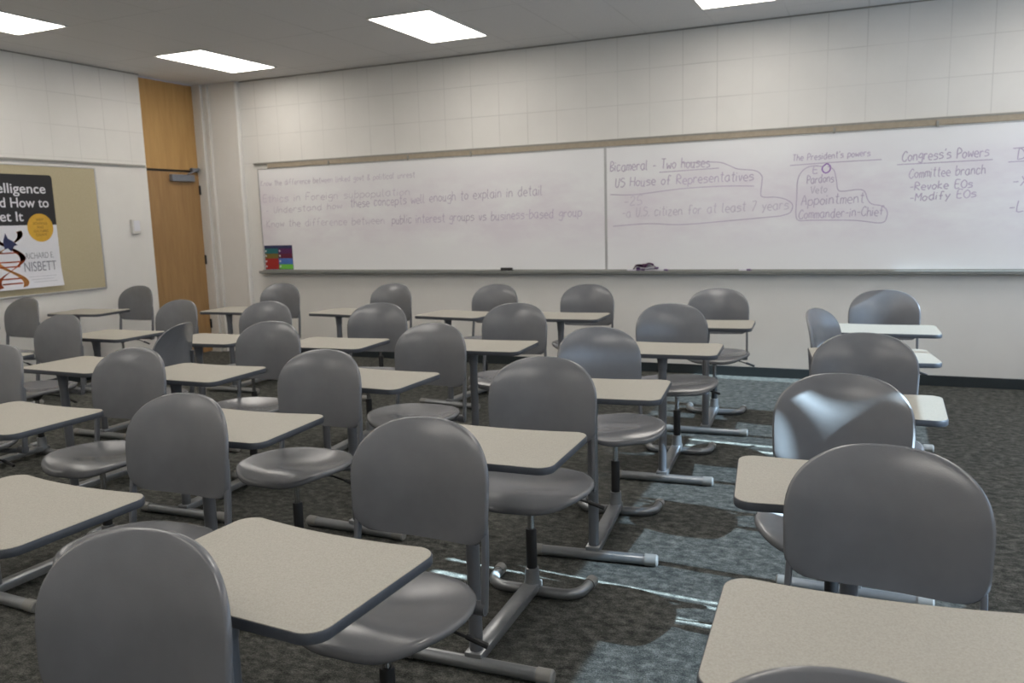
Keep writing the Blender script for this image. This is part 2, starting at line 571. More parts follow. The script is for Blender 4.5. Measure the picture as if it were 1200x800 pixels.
def backrest_bm():
    zs = [ZBT + 0.0006]
    zs += [ZBT + 0.062 * (1 - math.cos(a * PI / 2 / 6)) for a in range(1, 7)]
    zs += [ZBT + 0.10, ZBT + 0.13, ZBT + 0.16]
    zm = ZBT + 0.16
    zs += [zm + (ZT - zm) * math.sin(a * PI / 2 / 16) ** (2 / 2.5) for a in range(1, 16)]
    zs += [ZT - 0.00003]
    nu = 20
    th = 0.007
    bm = bmesh.new()
    us = [math.sin((k / nu - 0.5) * PI) for k in range(nu + 1)]
    F = [[bm.verts.new(back_point(u * 0.985, z if 0 < i < len(zs) - 1 else (z + (0.003 if i == 0 else 0.0)), -th)) for u in us] for i, z in enumerate(zs)]
    B = [[bm.verts.new(back_point(u * 0.985, z if 0 < i < len(zs) - 1 else (z + (0.003 if i == 0 else 0.0)), th)) for u in us] for i, z in enumerate(zs)]
    for i in range(len(zs) - 1):
        for k in range(nu):
            bm.faces.new((F[i][k], F[i][k + 1], F[i + 1][k + 1], F[i + 1][k]))
            bm.faces.new((B[i][k], B[i + 1][k], B[i + 1][k + 1], B[i][k + 1]))
    # rounded rim
    loopF = [F[0][k] for k in range(nu + 1)] + [F[i][nu] for i in range(1, len(zs))] + [F[-1][k] for k in range(nu - 1, -1, -1)] + [F[i][0] for i in range(len(zs) - 2, 0, -1)]
    loopB = [B[0][k] for k in range(nu + 1)] + [B[i][nu] for i in range(1, len(zs))] + [B[-1][k] for k in range(nu - 1, -1, -1)] + [B[i][0] for i in range(len(zs) - 2, 0, -1)]
    cz = ZBT + 0.17
    mid = []
    for a, b in zip(loopF, loopB):
        m = (a.co + b.co) / 2
        v = Vector((m.x, 0, m.z - cz))
        v.normalize()
        mid.append(bm.verts.new(m + v * 0.0035))
    n = len(mid)
    for k in range(n):
        j = (k + 1) % n
        bm.faces.new((loopF[k], loopF[j], mid[j], mid[k]))
        bm.faces.new((mid[k], mid[j], loopB[j], loopB[k]))
    return bm

def seat_outline(a):
    """plan outline of the seat, front towards -y"""
    c, s = math.cos(a), math.sin(a)
    e = 2 / 2.5
    x = math.copysign(abs(c) ** e, c)
    y = math.copysign(abs(s) ** e, s)
    w = 0.256 - 0.020 * max(0, y) - 0.006 * max(0, -y)
    return x * w, 0.012 + y * (0.232 if y < 0 else 0.225)

def seat_bm():
    bm = bmesh.new()
    seg = 48
    def height(x, y):
        u, v = x / 0.256, (y - 0.012) / 0.23
        h = 0.472 + 0.016 * u * u + 0.012 * max(0, v) ** 2
        h -= 0.020 * math.exp(-((u / 0.75) ** 2 + ((v - 0.25) / 0.6) ** 2))
        h += 0.010 * math.exp(-((u / 0.35) ** 2)) * max(0, -v)
        if v < -0.45:
            h -= 0.115 * (-v - 0.45) ** 2
        return h
    def ring(f, dz, flat=None):
        out = []
        for k in range(seg):
            x, y = seat_outline(2 * PI * k / seg)
            cx, cy = x * f, 0.012 + (y - 0.012) * f
            h = height(cx, cy) if flat is None else flat
            out.append(bm.verts.new((cx, cy, h + dz)))
        return out
    rings = [ring(f, 0) for f in (0.12, 0.28, 0.44, 0.58, 0.71, 0.82, 0.90, 0.955)]
    rings.append(ring(0.985, -0.003))
    rings.append(ring(1.0, -0.010))
    rings.append(ring(0.992, -0.019))
    rings.append(ring(0.96, -0.026))
    rings.append(ring(0.80, -0.030))
    rings.append(ring(0.45, -0.024))
    for a, b in zip(rings[:-1], rings[1:]):
        for k in range(seg):
            bm.faces.new((a[k], a[(k + 1) % seg], b[(k + 1) % seg], b[k]))
    bm.faces.new(rings[0])
    bm.faces.new(rings[-1])
    return bm

def desk_outline(inset=0.0, n=7):
    w, hd, r = DW / 2 - inset, DD / 2 - inset, 0.050
    pts = []
    for cx, cy, a0 in ((w - r, hd - r, 0), (-w + r, hd - r, PI / 2), (-w + r, -hd + r, PI), (w - r, -hd + r, 3 * PI / 2)):
        for k in range(n + 1):
            a = a0 + PI / 2 * k / n
            pts.append((cx + r * math.cos(a), cy + r * math.sin(a)))
        if a0 == 0:   # shallow body-side curve
            for k in range(1, 12):
                x = (w - r) - (2 * (w - r)) * k / 12
                pts.append((x, hd - 0.020 * (1 - (x / (w - r)) ** 2)))
    return [(x, DYC + y) for x, y in pts]

def slab(outline, z0, z1, soft=0.0):
    bm = bmesh.new()
    n = len(outline)
    cx, cy = 0.0, DYC
    levels = [(z0, 1.0)] if soft == 0 else [(z0, 1 - soft), (z0 + 0.004, 1.0)]
    levels += [(z1, 1.0)] if soft == 0 else [(z1 - 0.004, 1.0), (z1, 1 - soft)]
    rings = [[bm.verts.new((cx + (x - cx) * s, cy + (y - cy) * s, z)) for x, y in outline] for z, s in levels]
    for a, b in zip(rings[:-1], rings[1:]):
        for k in range(n):
            bm.faces.new((a[k], a[(k + 1) % n], b[(k + 1) % n], b[k]))
    bm.faces.new(rings[0])
    bm.faces.new(rings[-1])
    return bm

SWIVEL = {'seat', 'backrest', 'back_upright', 'back_hinge', 'height_lever', 'seat_mount'}

def make_unit():
    r = empty('chair_desk')
    # floor frame
    obj('base_beam', box((-0.032, POST - 0.012, 0.030), (0.032, 0.034, 0.064), 0.005), mt['silver'], r, 30)
    cb = obj('crossbar', tube([(-0.285, POST - 0.004, 0.0262), (0.285, POST - 0.004, 0.0262)], 0.0235, 16), mt['silver'], r, 40)
    for s in (-1, 1):
        obj('end_cap', tube([(s * 0.232, POST - 0.004, 0.0268), (s * 0.283, POST - 0.004, 0.0268), (s * 0.289, POST - 0.004, 0.0268)], [0.0262, 0.0262, 0.021], 16), mt['cap'], cb, 40)
    path = fillet([(-0.205, 0.165, 0.0255), (-0.195, 0.004, 0.0255), (0.195, 0.004, 0.0255), (0.205, 0.165, 0.0255)], 0.09, 8)
    ft = obj('foot_tube', tube(path, 0.0215, 14), mt['silver'], r, 40)
    for s in (-1, 1):
        obj('end_cap', tube([(s * 0.2025, 0.122, 0.0255), (s * 0.205, 0.165, 0.0255), (s * 0.2053, 0.172, 0.0255)], [0.0248, 0.0248, 0.019], 14), mt['cap'], ft, 40)
    # seat column
    obj('column_collar', lathe([(0.036, 0.050), (0.030, 0.075), (0.028, 0.125), (0.024, 0.127)], 18), mt['silver'], r, 40)
    obj('column_sleeve', lathe([(0.022, 0.118), (0.0225, 0.285), (0.020, 0.29)], 18), mt['black'], r, 40)
    obj('column_rod', lathe([(0.0135, 0.28), (0.0135, 0.405)], 16), mt['chrome'], r, 40)
    # desk post and top
    py = POST + 0.022
    obj('desk_post', lathe([(0.0235, 0.055), (0.0235, 0.640), (0.0225, 0.700)], 18, (0, py, 0)), mt['frame'], r, 40)
    bm = lathe([(0.0250, 0.655), (0.0262, 0.660), (0.0275, 0.700), (0.034, 0.728)], 18, (0, py, 0))
    add_box(bm, (-0.11, py - 0.02, 0.722), (0.11, py + 0.27, 0.7275))
    obj('desk_bracket', bm, mt['frame'], r, 40)
    dt = obj('desk_top', slab(desk_outline(0.003), ZD - 0.010, ZD, 0.0), mt['laminate'], r)
    obj('edge_band', slab(desk_outline(0.0), ZD - 0.0245, ZD - 0.0015, 0.006), mt['band'], dt, 50)
    # seat and back (these turn on the column)
    bm = lathe([(0.017, 0.385), (0.024, 0.392), (0.046, 0.418), (0.050, 0.432)], 18)
    add_box(bm, (-0.10, -0.08, 0.4295), (0.10, 0.12, 0.441), 0.003)
    obj('seat_mount', bm, mt['black'], r, 40)
    obj('seat', seat_bm(), mt['plastic'], r, 180)
    obj('backrest', backrest_bm(), mt['plastic'], r, 60)
    yr = YBK - CUR * 0.78 + 0.014
    bm = bmesh.new()
    p = fillet([(-0.208, yr - 0.018, 0.418), (-0.17, yr - 0.04, 0.416), (-0.08, 0.10, 0.424), (0.08, 0.10, 0.424), (0.17, yr - 0.04, 0.416), (0.208, yr - 0.018, 0.418)], 0.03, 4)
    add_tube(bm, p, 0.013, 10)
    for s in (-1, 1):
        add_tube(bm, [(s * 0.190, yr - 0.020, 0.418), (s * 0.226, yr - 0.018, 0.418)], 0.021, 14)
    obj('back_hinge', bm, mt['frame'], r, 40)
    for s in (-1, 1):
        path = [(s * 0.222, yr - 0.020, 0.406), (s * 0.222, yr - 0.012, 0.47), (s * 0.221, yr - 0.002, 0.55), (s * 0.219, yr + 0.006, 0.62), (s * 0.215, yr + 0.012, 0.68), (s * 0.208, yr + 0.020, 0.735)]
        obj('back_upright', tube(path, 0.014, 12, flat=(0.0085, 0.0125)), mt['frame'], r, 40)
    bm = tube([(0.06, 0.03, 0.424), (0.17, 0.05, 0.412), (0.255, 0.065, 0.385)], 0.0045, 8)
    add_tube(bm, [(0.225, 0.060, 0.396), (0.285, 0.072, 0.372)], 0.0085, 8)
    obj('height_lever', bm, mt['black'], r, 40)
    return r

UNITS = [
 # x, y, base turn, chair turn (degrees), label
 (0.001, 0.769, 0.0, 0.0, 'grey chair desk of which only the backrest rim shows at the bottom edge'),
 (0.024, 1.896, 2.6, -7.2, 'large grey chair desk at lower right, whose desk fills the bottom right corner'),
 (-0.100, 2.836, 6.6, -9.3, 'grey chair desk with bright sunlight streaks across its backrest'),
 (-0.031, 3.907, -0.8, 1.5, 'grey chair desk just behind the sun-streaked backrest in the rightmost column'),
 (-0.057, 5.095, 7.7, 65.0, 'grey chair desk in the rightmost column with its chair swivelled sideways'),
 (0.066, 6.157, 1.7, -1.9, 'grey chair desk at the right end of the back row by the whiteboard wall'),
 (-1.262, 0.829, 1.6, 2.8, 'grey chair desk in the bottom left foreground, backrest cut by the bottom edge'),
 (-1.219, 1.805, -3.0, 2.3, 'grey chair desk with the large beige desktop at bottom centre'),
 (-1.233, 2.900, 2.1, 4.6, 'grey chair desk at the centre of the room, directly behind the large bottom centre desk'),
 (-1.180, 3.899, 6.5, 32.3, 'grey chair desk with its seat swivelled slightly, directly behind the central chair desk'),
 (-1.124, 5.068, 4.1, 17.9, 'grey chair desk second from the back wall beside the open sunlit aisle'),
 (-1.087, 6.187, 3.8, 0.7, 'grey chair desk second from the right in the back row'),
 (-2.226, 1.863, -1.4, 2.2, 'grey chair desk directly behind the bottom left chair, its desktop cut by the left edge'),
 (-2.345, 2.836, 3.7, -3.2, 'grey chair desk left of centre, in the same row as the central chair desk'),
 (-2.311, 3.813, -1.5, 0.6, 'grey chair desk in the third row from the back, third from the right'),
 (-2.241, 4.920, 3.6, 3.4, 'grey chair desk in the second row from the back, below the black eraser'),
 (-2.231, 6.451, 2.0, 4.4, 'grey chair desk third from the right in the back row, near the whiteboard seam'),
 (-3.336, 2.646, -0.9, 4.5, 'grey chair desk in the fourth row from the back, its desktop touching the left edge'),
 (-3.352, 3.692, 1.7, 3.0, 'grey chair desk in the third row from the back, right of the sideways swivelled one'),
 (-3.257, 4.780, 4.0, 5.0, 'grey chair desk in the second row from the back, under the left whiteboard'),
 (-3.119, 6.400, -5.6, 2.0, 'grey chair desk in the middle of the back row, left of the black eraser'),
 (-4.199, 6.397, -4.6, 2.5, 'grey chair desk third from the left in the back row'),
 (-4.256, 4.742, 4.2, 2.5, 'grey chair desk in the second row from the back, below the colourful flyer'),
 (-4.204, 3.709, -1.0, -72.0, 'grey chair desk at left with its chair swivelled sideways, seen edge on'),
 (-4.197, 2.535, 0.0, 0.0, 'grey chair desk cut by the left edge, in front of the tan tackboard'),
 (-5.445, 6.346, 2.4, 2.2, 'grey chair desk in the back row between the door and the colourful flyer'),
 (-5.204, 4.745, 0.3, -2.0, 'grey chair desk in front of the wooden door'),
 (-5.226, 3.700, -0.4, 1.5, 'grey chair desk below the tackboard corner, leftmost in the third row from the back'),
 (-6.969, 5.921, 8.0, -6.5, 'grey chair desk in the back left corner against the white wall beside the door'),
 (-6.962, 4.663, -0.6, -1.1, 'grey chair desk against the left wall under the poster'),
]
proto = None
for x, y, th, ph, label in UNITS:
    if proto is None:
        u = proto = make_unit()
    else:
        u = proto.copy()
        COL.objects.link(u)
        for ch in proto.children:
            k = ch.copy()
            COL.objects.link(k)
            k.parent = u
            for g in ch.children:
                q = g.copy()
                COL.objects.link(q)
                q.parent = k
    u.location = (x, y, 0)
    u.rotation_euler = (0, 0, math.radians(th))
    tag(u, label, 'chair desk', 'chair desks in rows across the classroom')
    for k in u.children:
        if k.name.split('.')[0] in SWIVEL:
            k.rotation_euler = (0, 0, math.radians(ph))

# ------------------------------------------------------------------ whiteboards, rail, tray
BX0, BS, BX1 = -6.655, -2.418, 1.82
BY = YB - 0.018
def board(x0, x1, label):
    r = empty('whiteboard', (0, 0, 0))
    obj('writing_surface', box((x0 + 0.012, BY, 1.0), (x1 - 0.012, YB - 0.001, 2.164)), mt['board'], r)
    bm = bmesh.new()
    for a, b in ((x0, x0 + 0.013), (x1 - 0.0115, x1)):
        add_box(bm, (a, BY - (0.004 if a < -6 else 0.0008), 1.0), (b, YB - 0.001, 2.164))
    add_box(bm, (x0, BY - 0.004, 2.164), (x1, YB - 0.001, 2.177))
    obj('board_frame', bm, mt['alu'], r)
    return tag(r, label, 'whiteboard', 'whiteboards along the back wall')
wb1 = board(BX0, BS, 'long whiteboard at left with four faint lines of violet handwriting')
wb2 = board(BS, BX1, 'long whiteboard at right with lists and looped outlines in violet handwriting')
bm = bmesh.new()
add_box(bm, (-6.50, YB - 0.030, 2.178), (BX1, YB - 0.001, 2.228), 0.004)
rail = obj('map_rail', bm, mt['rail'])
tag(rail, 'long tan map rail above both whiteboards', 'map rail')
obj('rail_lip', box((-6.70, YB - 0.034, 2.226), (BX1, YB - 0.001, 2.242), 0.002), mt['railtop'], rail)
for x in (-5.63, -4.60, -3.85, -0.36, 0.43):
    obj('map_hook', box((x - 0.014, YB - 0.042, 2.165), (x + 0.006, YB - 0.030, 2.215), 0.002), mt['railtop'], rail)
bm = bmesh.new()
pr = [(YB - 0.001, 0.9995), (YB - 0.018, 0.9995), (YB - 0.020, 0.986), (YB - 0.075, 0.984), (YB - 0.085, 0.992), (YB - 0.090, 0.988), (YB - 0.088, 0.962), (YB - 0.030, 0.952), (YB - 0.001, 0.952)]
ends = [[bm.verts.new((x, y, z)) for y, z in pr] for x in (-6.68, BX1 + 0.02)]
for k in range(len(pr)):
    j = (k + 1) % len(pr)
    bm.faces.new((ends[0][k], ends[0][j], ends[1][j], ends[1][k]))
bm.faces.new(ends[0])
bm.faces.new(ends[1])
tray = obj('marker_tray', bm, mt['tray'])
tag(tray, 'long grey aluminium marker tray under both whiteboards', 'tray')

# --- handwriting: a single-stroke hand lettering, coordinates in tenths (x, then y; A=1.0, z/y/x = below the line)
GL = {
 'a': '56 26 04 02 20 40 53|56 53 60', 'b': '0A 00 30 52 54 36 04', 'c': '55 36 16 03 10 30 51', 'd': '56 26 03 20 40 53|5A 53 60',
 'e': '03 53 45 26 04 02 20 50', 'f': '59 4A 29 20|05 45', 'g': '56 26 03 22 53|56 5y 3x 0y', 'h': '0A 00|04 26 45 50', 'i': '06 00|08 09',
 'k': '0A 00|46 03 50', 'l': '0A 01 20', 'm': '06 00|04 16 35 30|34 46 65 60', 'n': '06 00|04 26 45 50', 'o': '26 04 02 20 41 54 45 26',
 'p': '06 0x|05 36 54 52 30 01', 'q': '56 26 03 22 53|56 5x', 'r': '06 00|04 26 45', 's': '55 26 04 43 51 20 00', 't': '2A 21 40|07 47',
 'u': '06 01 20 42|46 40 50', 'v': '06 20 46', 'w': '06 10 34 50 66', 'x': '06 50|56 00', 'y': '06 22|56 1x', 'z': '06 46 00 50',
 'A': '00 3A 60|14 54', 'B': '00 0A 49 47 05 53 41 00', 'C': '68 4A 17 03 20 50 62', 'D': '00 0A 48 64 51 00', 'E': '5A 0A 00 50|05 45', 'F': '5A 0A 00|05 45',
 'H': '0A 00|6A 60|05 65', 'K': '0A 00|5A 04 60', 'L': '0A 00 50', 'M': '00 0A 34 6A 60', 'O': '3A 07 03 30 62 67 3A', 'P': '00 0A 49 56 04',
 'R': '00 0A 49 56 05 60', 'S': '59 2A 07 55 52 20 01', 'T': '0A 6A|3A 30', 'U': '0A 02 20 42 5A', 'V': '0A 30 6A', 'X': '0A 50|5A 00', 'Y': '0A 35 6A|35 30',
 '2': '08 2A 48 46 00 50', '5': '5A 1A 05 35 52 30 00', '7': '0A 5A 10', '-': '04 44', "'": '1A 08', '.': '00 11', '&': '60 18 3A 48 03 20 53', '?': '08 2A 48 24 22|20 21',
}
YC = {'A': 1.0, 'z': -0.1, 'y': -0.2, 'x': -0.3}
def glyph(ch):
    out = []
    for s in GL.get(ch, '').split('|'):
        if s:
            out.append([(int(p[0]) / 10, YC[p[1]] if p[1] in YC else int(p[1]) / 10) for p in s.split()])
    return out

def smooth_line(pts, n=3):
    if len(pts) < 3:
        return pts
    out = []
    for i in range(len(pts) - 1):
        p0, p1, p2, p3 = pts[max(i - 1, 0)], pts[i], pts[i + 1], pts[min(i + 2, len(pts) - 1)]
        for k in range(n):
            t = k / n
            out.append(tuple(0.5 * (2 * b + (c - a) * t + (2 * a - 5 * b + 4 * c - d) * t * t + (3 * b - a - 3 * c + d) * t ** 3) for a, b, c, d in zip(p0, p1, p2, p3)))
    out.append(pts[-1])
    return out

def ribbon(bm, pts, w, y):
    pts = [Vector((p[0], 0, p[1])) for p in pts]
    L = []
    for i, p in enumerate(pts):
        t = pts[min(i + 1, len(pts) - 1)] - pts[max(i - 1, 0)]
        if t.length < 1e-6:
            t = Vector((1, 0, 0))
        t.normalize()
        n = Vector((-t.z, 0, t.x)) * w / 2
        L.append((bm.verts.new((p.x + n.x, y, p.z + n.z)), bm.verts.new((p.x - n.x, y, p.z - n.z))))
    for a, b in zip(L[:-1], L[1:]):
        bm.faces.new((a[0], b[0], b[1], a[1]))

def write(text, a, b, h, mat, parent, w=0.008, y=BY - 0.0012):
    bm = bmesh.new()
    adv = 0.0
    pos = []
    for ch in text:
        if ch == ' ':
            adv += 0.62
            continue
        g = glyph(ch)
        gw = max([p[0] for s in g for p in s] + [0.1])
        pos.append((adv, g))
        adv += gw + 0.20
    sx = (b[0] - a[0]) / max(adv - 0.2, 0.1)
    for x, g in pos:
        jz = random.uniform(-0.05, 0.05)
        for s in g:
            pts = []
            for px, pz in s:
                X = (x + px + 0.10 * pz) * sx
                f = X / (b[0] - a[0])
                pts.append((a[0] + X, a[1] + (b[1] - a[1]) * f + (pz + jz) * h))
            ribbon(bm, smooth_line(pts), w, y)
    return obj('handwriting', bm, mat, parent)

def stroke(pts, mat, parent, w=0.008, name='drawn_line', y=BY - 0.0012):
    bm = bmesh.new()
    ribbon(bm, smooth_line(pts, 6), w, y)
    return obj(name, bm, mat, parent)

I, IP = mt['ink'], mt['ink_pale']
write('Know the difference between linked govt & political unrest', (-6.619, 1.978), (-4.54, 1.985), 0.060, IP, wb1, 0.007)
write('Ethics in Foreign subpopulation', (-6.599, 1.789), (-4.614, 1.800), 0.080, IP, wb1, 0.007)
write('- Understand how', (-6.573, 1.660), (-5.50, 1.685), 0.07, IP, wb1, 0.007)
write('these concepts well enough to explain in detail', (-5.38, 1.690), (-3.081, 1.750), 0.095, I, wb1, 0.007)
write('Know the difference between', (-6.575, 1.501), (-4.95, 1.505), 0.080, IP, wb1, 0.007)
write('public interest groups vs business-based group', (-4.85, 1.500), (-2.669, 1.520), 0.090, I, wb1, 0.007)
write('Bicameral - Two houses', (-2.367, 1.941), (-1.423, 1.938), 0.090, I, wb2)
write('US House of Representatives', (-2.317, 1.790), (-1.034, 1.800), 0.085, I, wb2)
write('-25', (-2.234, 1.611), (-2.060, 1.622), 0.085, IP, wb2)
write('-a U.S. citizen for at least 7 years', (-2.252, 1.500), (-0.728, 1.535), 0.085, IP, wb2)
write("The President's powers", (-0.700, 1.949), (-0.075, 1.963), 0.055, I, wb2, 0.007)
write('E', (-0.527, 1.840), (-0.490, 1.840), 0.060, I, wb2)
write('O', (-0.455, 1.835), (-0.395, 1.836), 0.080, mt['ink_purple'], wb2, 0.010)
write('Pardons', (-0.575, 1.751), (-0.358, 1.757), 0.070, I, wb2)
write('Veto', (-0.544, 1.662), (-0.411, 1.668), 0.062, IP, wb2)
write('Appointment', (-0.620, 1.560), (-0.113, 1.573), 0.085, I, wb2, 0.007)
write('Commander-in-Chief', (-0.639, 1.448), (0.045, 1.460), 0.078, I, wb2, 0.007)
write("Congress's Powers", (0.173, 1.905), (0.805, 1.910), 0.080, I, wb2)
write('Committee branch', (0.231, 1.760), (0.787, 1.775), 0.075, I, wb2, 0.007)
write('-Revoke EOs', (0.241, 1.662), (0.700, 1.668), 0.065, I, wb2)
write('-Modify EOs', (0.245, 1.570), (0.730, 1.588), 0.065, I, wb2)
write('Du', (1.009, 1.873), (1.110, 1.876), 0.085, I, wb2)
write('-X', (0.985, 1.665), (1.085, 1.668), 0.075, I, wb2)
write('-L', (0.970, 1.458), (1.070, 1.464), 0.085, I, wb2)
for pts in (
    [(-1.891, 1.910), (-1.674, 1.915), (-1.338, 1.922)],
    [(-2.369, 1.722), (-2.123, 1.713), (-1.673, 1.751), (-1.282, 1.758), (-1.025, 1.748)],
    [(-2.347, 1.418), (-2.0, 1.435), (-1.673, 1.419), (-1.202, 1.447), (-0.792, 1.475)],
    [(-1.674, 1.985), (-1.361, 1.977), (-1.246, 1.94), (-1.17, 1.906), (-1.02, 1.884), (-0.96, 1.836), (-0.959, 1.768), (-0.965, 1.67), (-0.935, 1.646), (-0.832, 1.642), (-0.744, 1.617), (-0.692, 1.57), (-0.712, 1.503), (-0.792, 1.475)],
    [(-0.721, 1.914), (-0.342, 1.923), (0.016, 1.926)],
    [(-0.445, 1.892), (-0.55, 1.898), (-0.62, 1.857), (-0.654, 1.777), (-0.658, 1.643), (-0.662, 1.494), (-0.639, 1.433), (-0.538, 1.431), (-0.189, 1.422), (0.028, 1.395), (0.073, 1.444), (0.071, 1.502), (0.029, 1.539), (-0.045, 1.556), (-0.08, 1.594), (-0.109, 1.667), (-0.164, 1.683), (-0.279, 1.673), (-0.321, 1.69), (-0.337, 1.778), (-0.36, 1.859), (-0.41, 1.891)],
    [(0.136, 1.877), (0.512, 1.879), (0.836, 1.882)],
    [(0.945, 1.856), (1.114, 1.860)],
    [(0.974, 1.961), (1.108, 1.967)],
):
    stroke(pts, I, wb2, 0.0075)

# eraser, markers, flyer
er = obj('whiteboard_eraser', box((-3.545, YB - 0.060, 1.012), (-3.420, YB - 0.026, 1.034), 0.004), mt['black'])
tag(er, 'small black whiteboard eraser on the tray below the left whiteboard', 'eraser')
obj('felt_pad', box((-3.543, YB - 0.058, 0.9995), (-3.422, YB - 0.028, 1.0115)), mt['felt'], er)
er.location.z = -0.0130
def marker(x, z, rot, tilt, dy, L, label, cap_first=True):
    r = empty('dry_erase_marker', (x, YB - 0.048 + dy, z))
    r.rotation_euler = (0, tilt, rot)
    capm = mt['marker_cap']
    obj('barrel', tube([(-L / 2, 0, 0), (L / 2 - 0.035, 0, 0)], 0.0095, 12), mt['marker_white'], r, 40)
    obj('pen_cap', tube([(L / 2 - 0.04, 0, 0), (L / 2 - 0.004, 0, 0), (L / 2, 0, 0)], [0.0105, 0.0100, 0.006], 12), capm, r, 40)
    return tag(r, label, 'marker', 'dry erase markers on the tray')
zt = 0.9955
marker(-2.13, zt, 0.10, 0, -0.013, 0.13, 'white dry erase marker at the left end of the heap on the tray')
marker(-2.00, zt, PI - 0.08, 0, 0.010, 0.13, 'white dry erase marker at the bottom middle of the heap on the tray')
marker(-2.05, zt + 0.019, PI + 0.10, 0.0, 0.000, 0.12, 'purple-capped dry erase marker lying on top of the left of the heap')
marker(-1.95, zt + 0.019, 0.12, 0.0, -0.004, 0.12, 'purple-capped dry erase marker lying on top of the right of the heap')
marker(-1.86, zt, -0.10, 0, -0.010, 0.13, 'white dry erase marker at the right end of the heap on the tray')
marker(-1.09, zt, 0.05, 0, -0.005, 0.11, 'single dry erase marker lying alone on the tray, right of the heap')
# small purple cloth crumpled in the heap
bm = bmesh.new()
nx, ny = 26, 8
g = [[None] * (ny + 1) for _ in range(nx + 1)]
for i in range(nx + 1):
    for j in range(ny + 1):
        u, v = i / nx, j / ny
        hgt = 0.050 + 0.018 * math.sin(u * 9 + v * 3) * math.sin(u * 3.2) + 0.008 * math.sin(v * 7 + u * 21)
        edge = min(1, 6 * u, 6 * (1 - u))
        g[i][j] = bm.verts.new((-2.14 + 0.24 * u, YB - 0.082 + 0.055 * v, zt + 0.001 + hgt * edge))
for i in range(nx):
    for j in range(ny):
        bm.faces.new((g[i][j], g[i + 1][j], g[i + 1][j + 1], g[i][j + 1]))
bmesh.ops.solidify(bm, geom=bm.faces[:], thickness=0.004)
cl = obj('cleaning_cloth', bm, mt['purple'], None, 180)
tag(cl, 'crumpled purple cloth lying over the heap of markers on the tray', 'cloth')

fl = obj('flyer', box((-6.632, BY - 0.004, 1.003), (-6.225, BY - 0.001, 1.285)), mt['navy'])
tag(fl, 'small colourful flyer at the bottom left corner of the left whiteboard', 'flyer')
def panel(x0, x1, z0, z1, m):
    p = obj('colour_panel', box((x0, BY - 0.0052, z0), (x1, BY - 0.0041, z1)), m, fl)
    return p
rows = [(1.205, 1.245), (1.150, 1.200), (1.010, 1.148)]
for (z0, z1, m) in ((1.192, 1.248, mt['teal']), (1.135, 1.190, mt['olive']), (1.007, 1.133, mt['red'])):
    panel(-6.629, -6.432, z0, z1, m)
for (z0, z1, m) in ((1.192, 1.248, mt['purple']), (1.135, 1.190, mt['plum']), (1.066, 1.133, mt['blue']), (1.007, 1.064, mt['green'])):
    panel(-6.428, -6.228, z0, z1, m)
for x in (-6.612, -6.408):
    for z in (1.22, 1.163, 1.10, 1.04):
        bm = tube([(x, BY - 0.0053, z), (x, BY - 0.0062, z)], 0.011, 14)
        obj('dot_mark', bm, mt['white'], fl)

# ------------------------------------------------------------------ left wall: tackboard, poster, switch
bm = box((XL + 0.001, 3.6, 0.935), (XL + 0.017, 6.115, 2.145))
tb = obj('tackboard', bm, mt['cork'])
tag(tb, 'tan tackboard on the left wall with a poster pinned to it', 'tackboard')
bm = bmesh.new()
for lo, hi in (((3.585, 0.917), (6.132, 0.935)), ((3.585, 2.145), (6.132, 2.155)), ((3.585, 0.935), (3.6, 2.145)), ((6.115, 0.935), (6.130, 2.145))):
    add_box(bm, (XL + 0.001, lo[0], lo[1]), (XL + 0.021, hi[0], hi[1]), 0.002)
obj('board_frame', bm, mt['alu'], tb, 40)

PX = XL + 0.0185
def wall_quad(name, y0, y1, z0, z1, m, parent, d=0.0):
    return obj(name, box((PX + d, y0, z0), (PX + d + 0.0006, y1, z1)), m, parent)
PY0, PY1, PZ0, PZ1 = 4.915, 5.624, 0.995, 2.062
# paper sheet, its lower edge lifting a little from the board
bm = bmesh.new()
nz = 10
L = []
for i in range(nz + 1):
    z = PZ0 + (1.60 - PZ0) * i / nz
    out = 0.020 * max(0, (1.25 - z) / 0.25) ** 2
    L.append([bm.verts.new((PX + out + q, y, z)) for q, y in ((0, PY0), (0, PY1), (0.001, PY1), (0.001, PY0))])
for q, t in zip(L[:-1], L[1:]):
    for k in range(4):
        bm.faces.new((q[k], q[(k + 1) % 4], t[(k + 1) % 4], t[k]))
bm.faces.new(L[0])
bm.faces.new(L[-1])
po = obj('poster', bm, mt['white'])
tag(po, 'book poster with black title band and gold circle on the tackboard', 'poster')
def pout(z):
    return 0.020 * max(0, (1.25 - z) / 0.25) ** 2
bm = bmesh.new()
r = 0.03
pts = [(PY0, 1.588), (PY1, 1.588)]
pts += [(PY1 - r + r * math.cos(a * PI / 12), PZ1 - r + r * math.sin(a * PI / 12)) for a in range(0, 7)]
pts += [(PY0, PZ1)]
a = [bm.verts.new((PX + 0.0014, y, z)) for y, z in pts]
b = [bm.verts.new((PX + 0.0020, y, z)) for y, z in pts]
bm.faces.new(a)
bm.faces.new(b)
for k in range(len(pts)):
    j = (k + 1) % len(pts)
    bm.faces.new((a[k], a[j], b[j], b[k]))
obj('title_band', bm, mt['print_black'], po)
bm = tube([(PX + 0.0022, 5.450, 1.562), (PX + 0.0030, 5.450, 1.562)], 0.134, 40)
circ = obj('gold_circle', bm, mt['gold'], po)

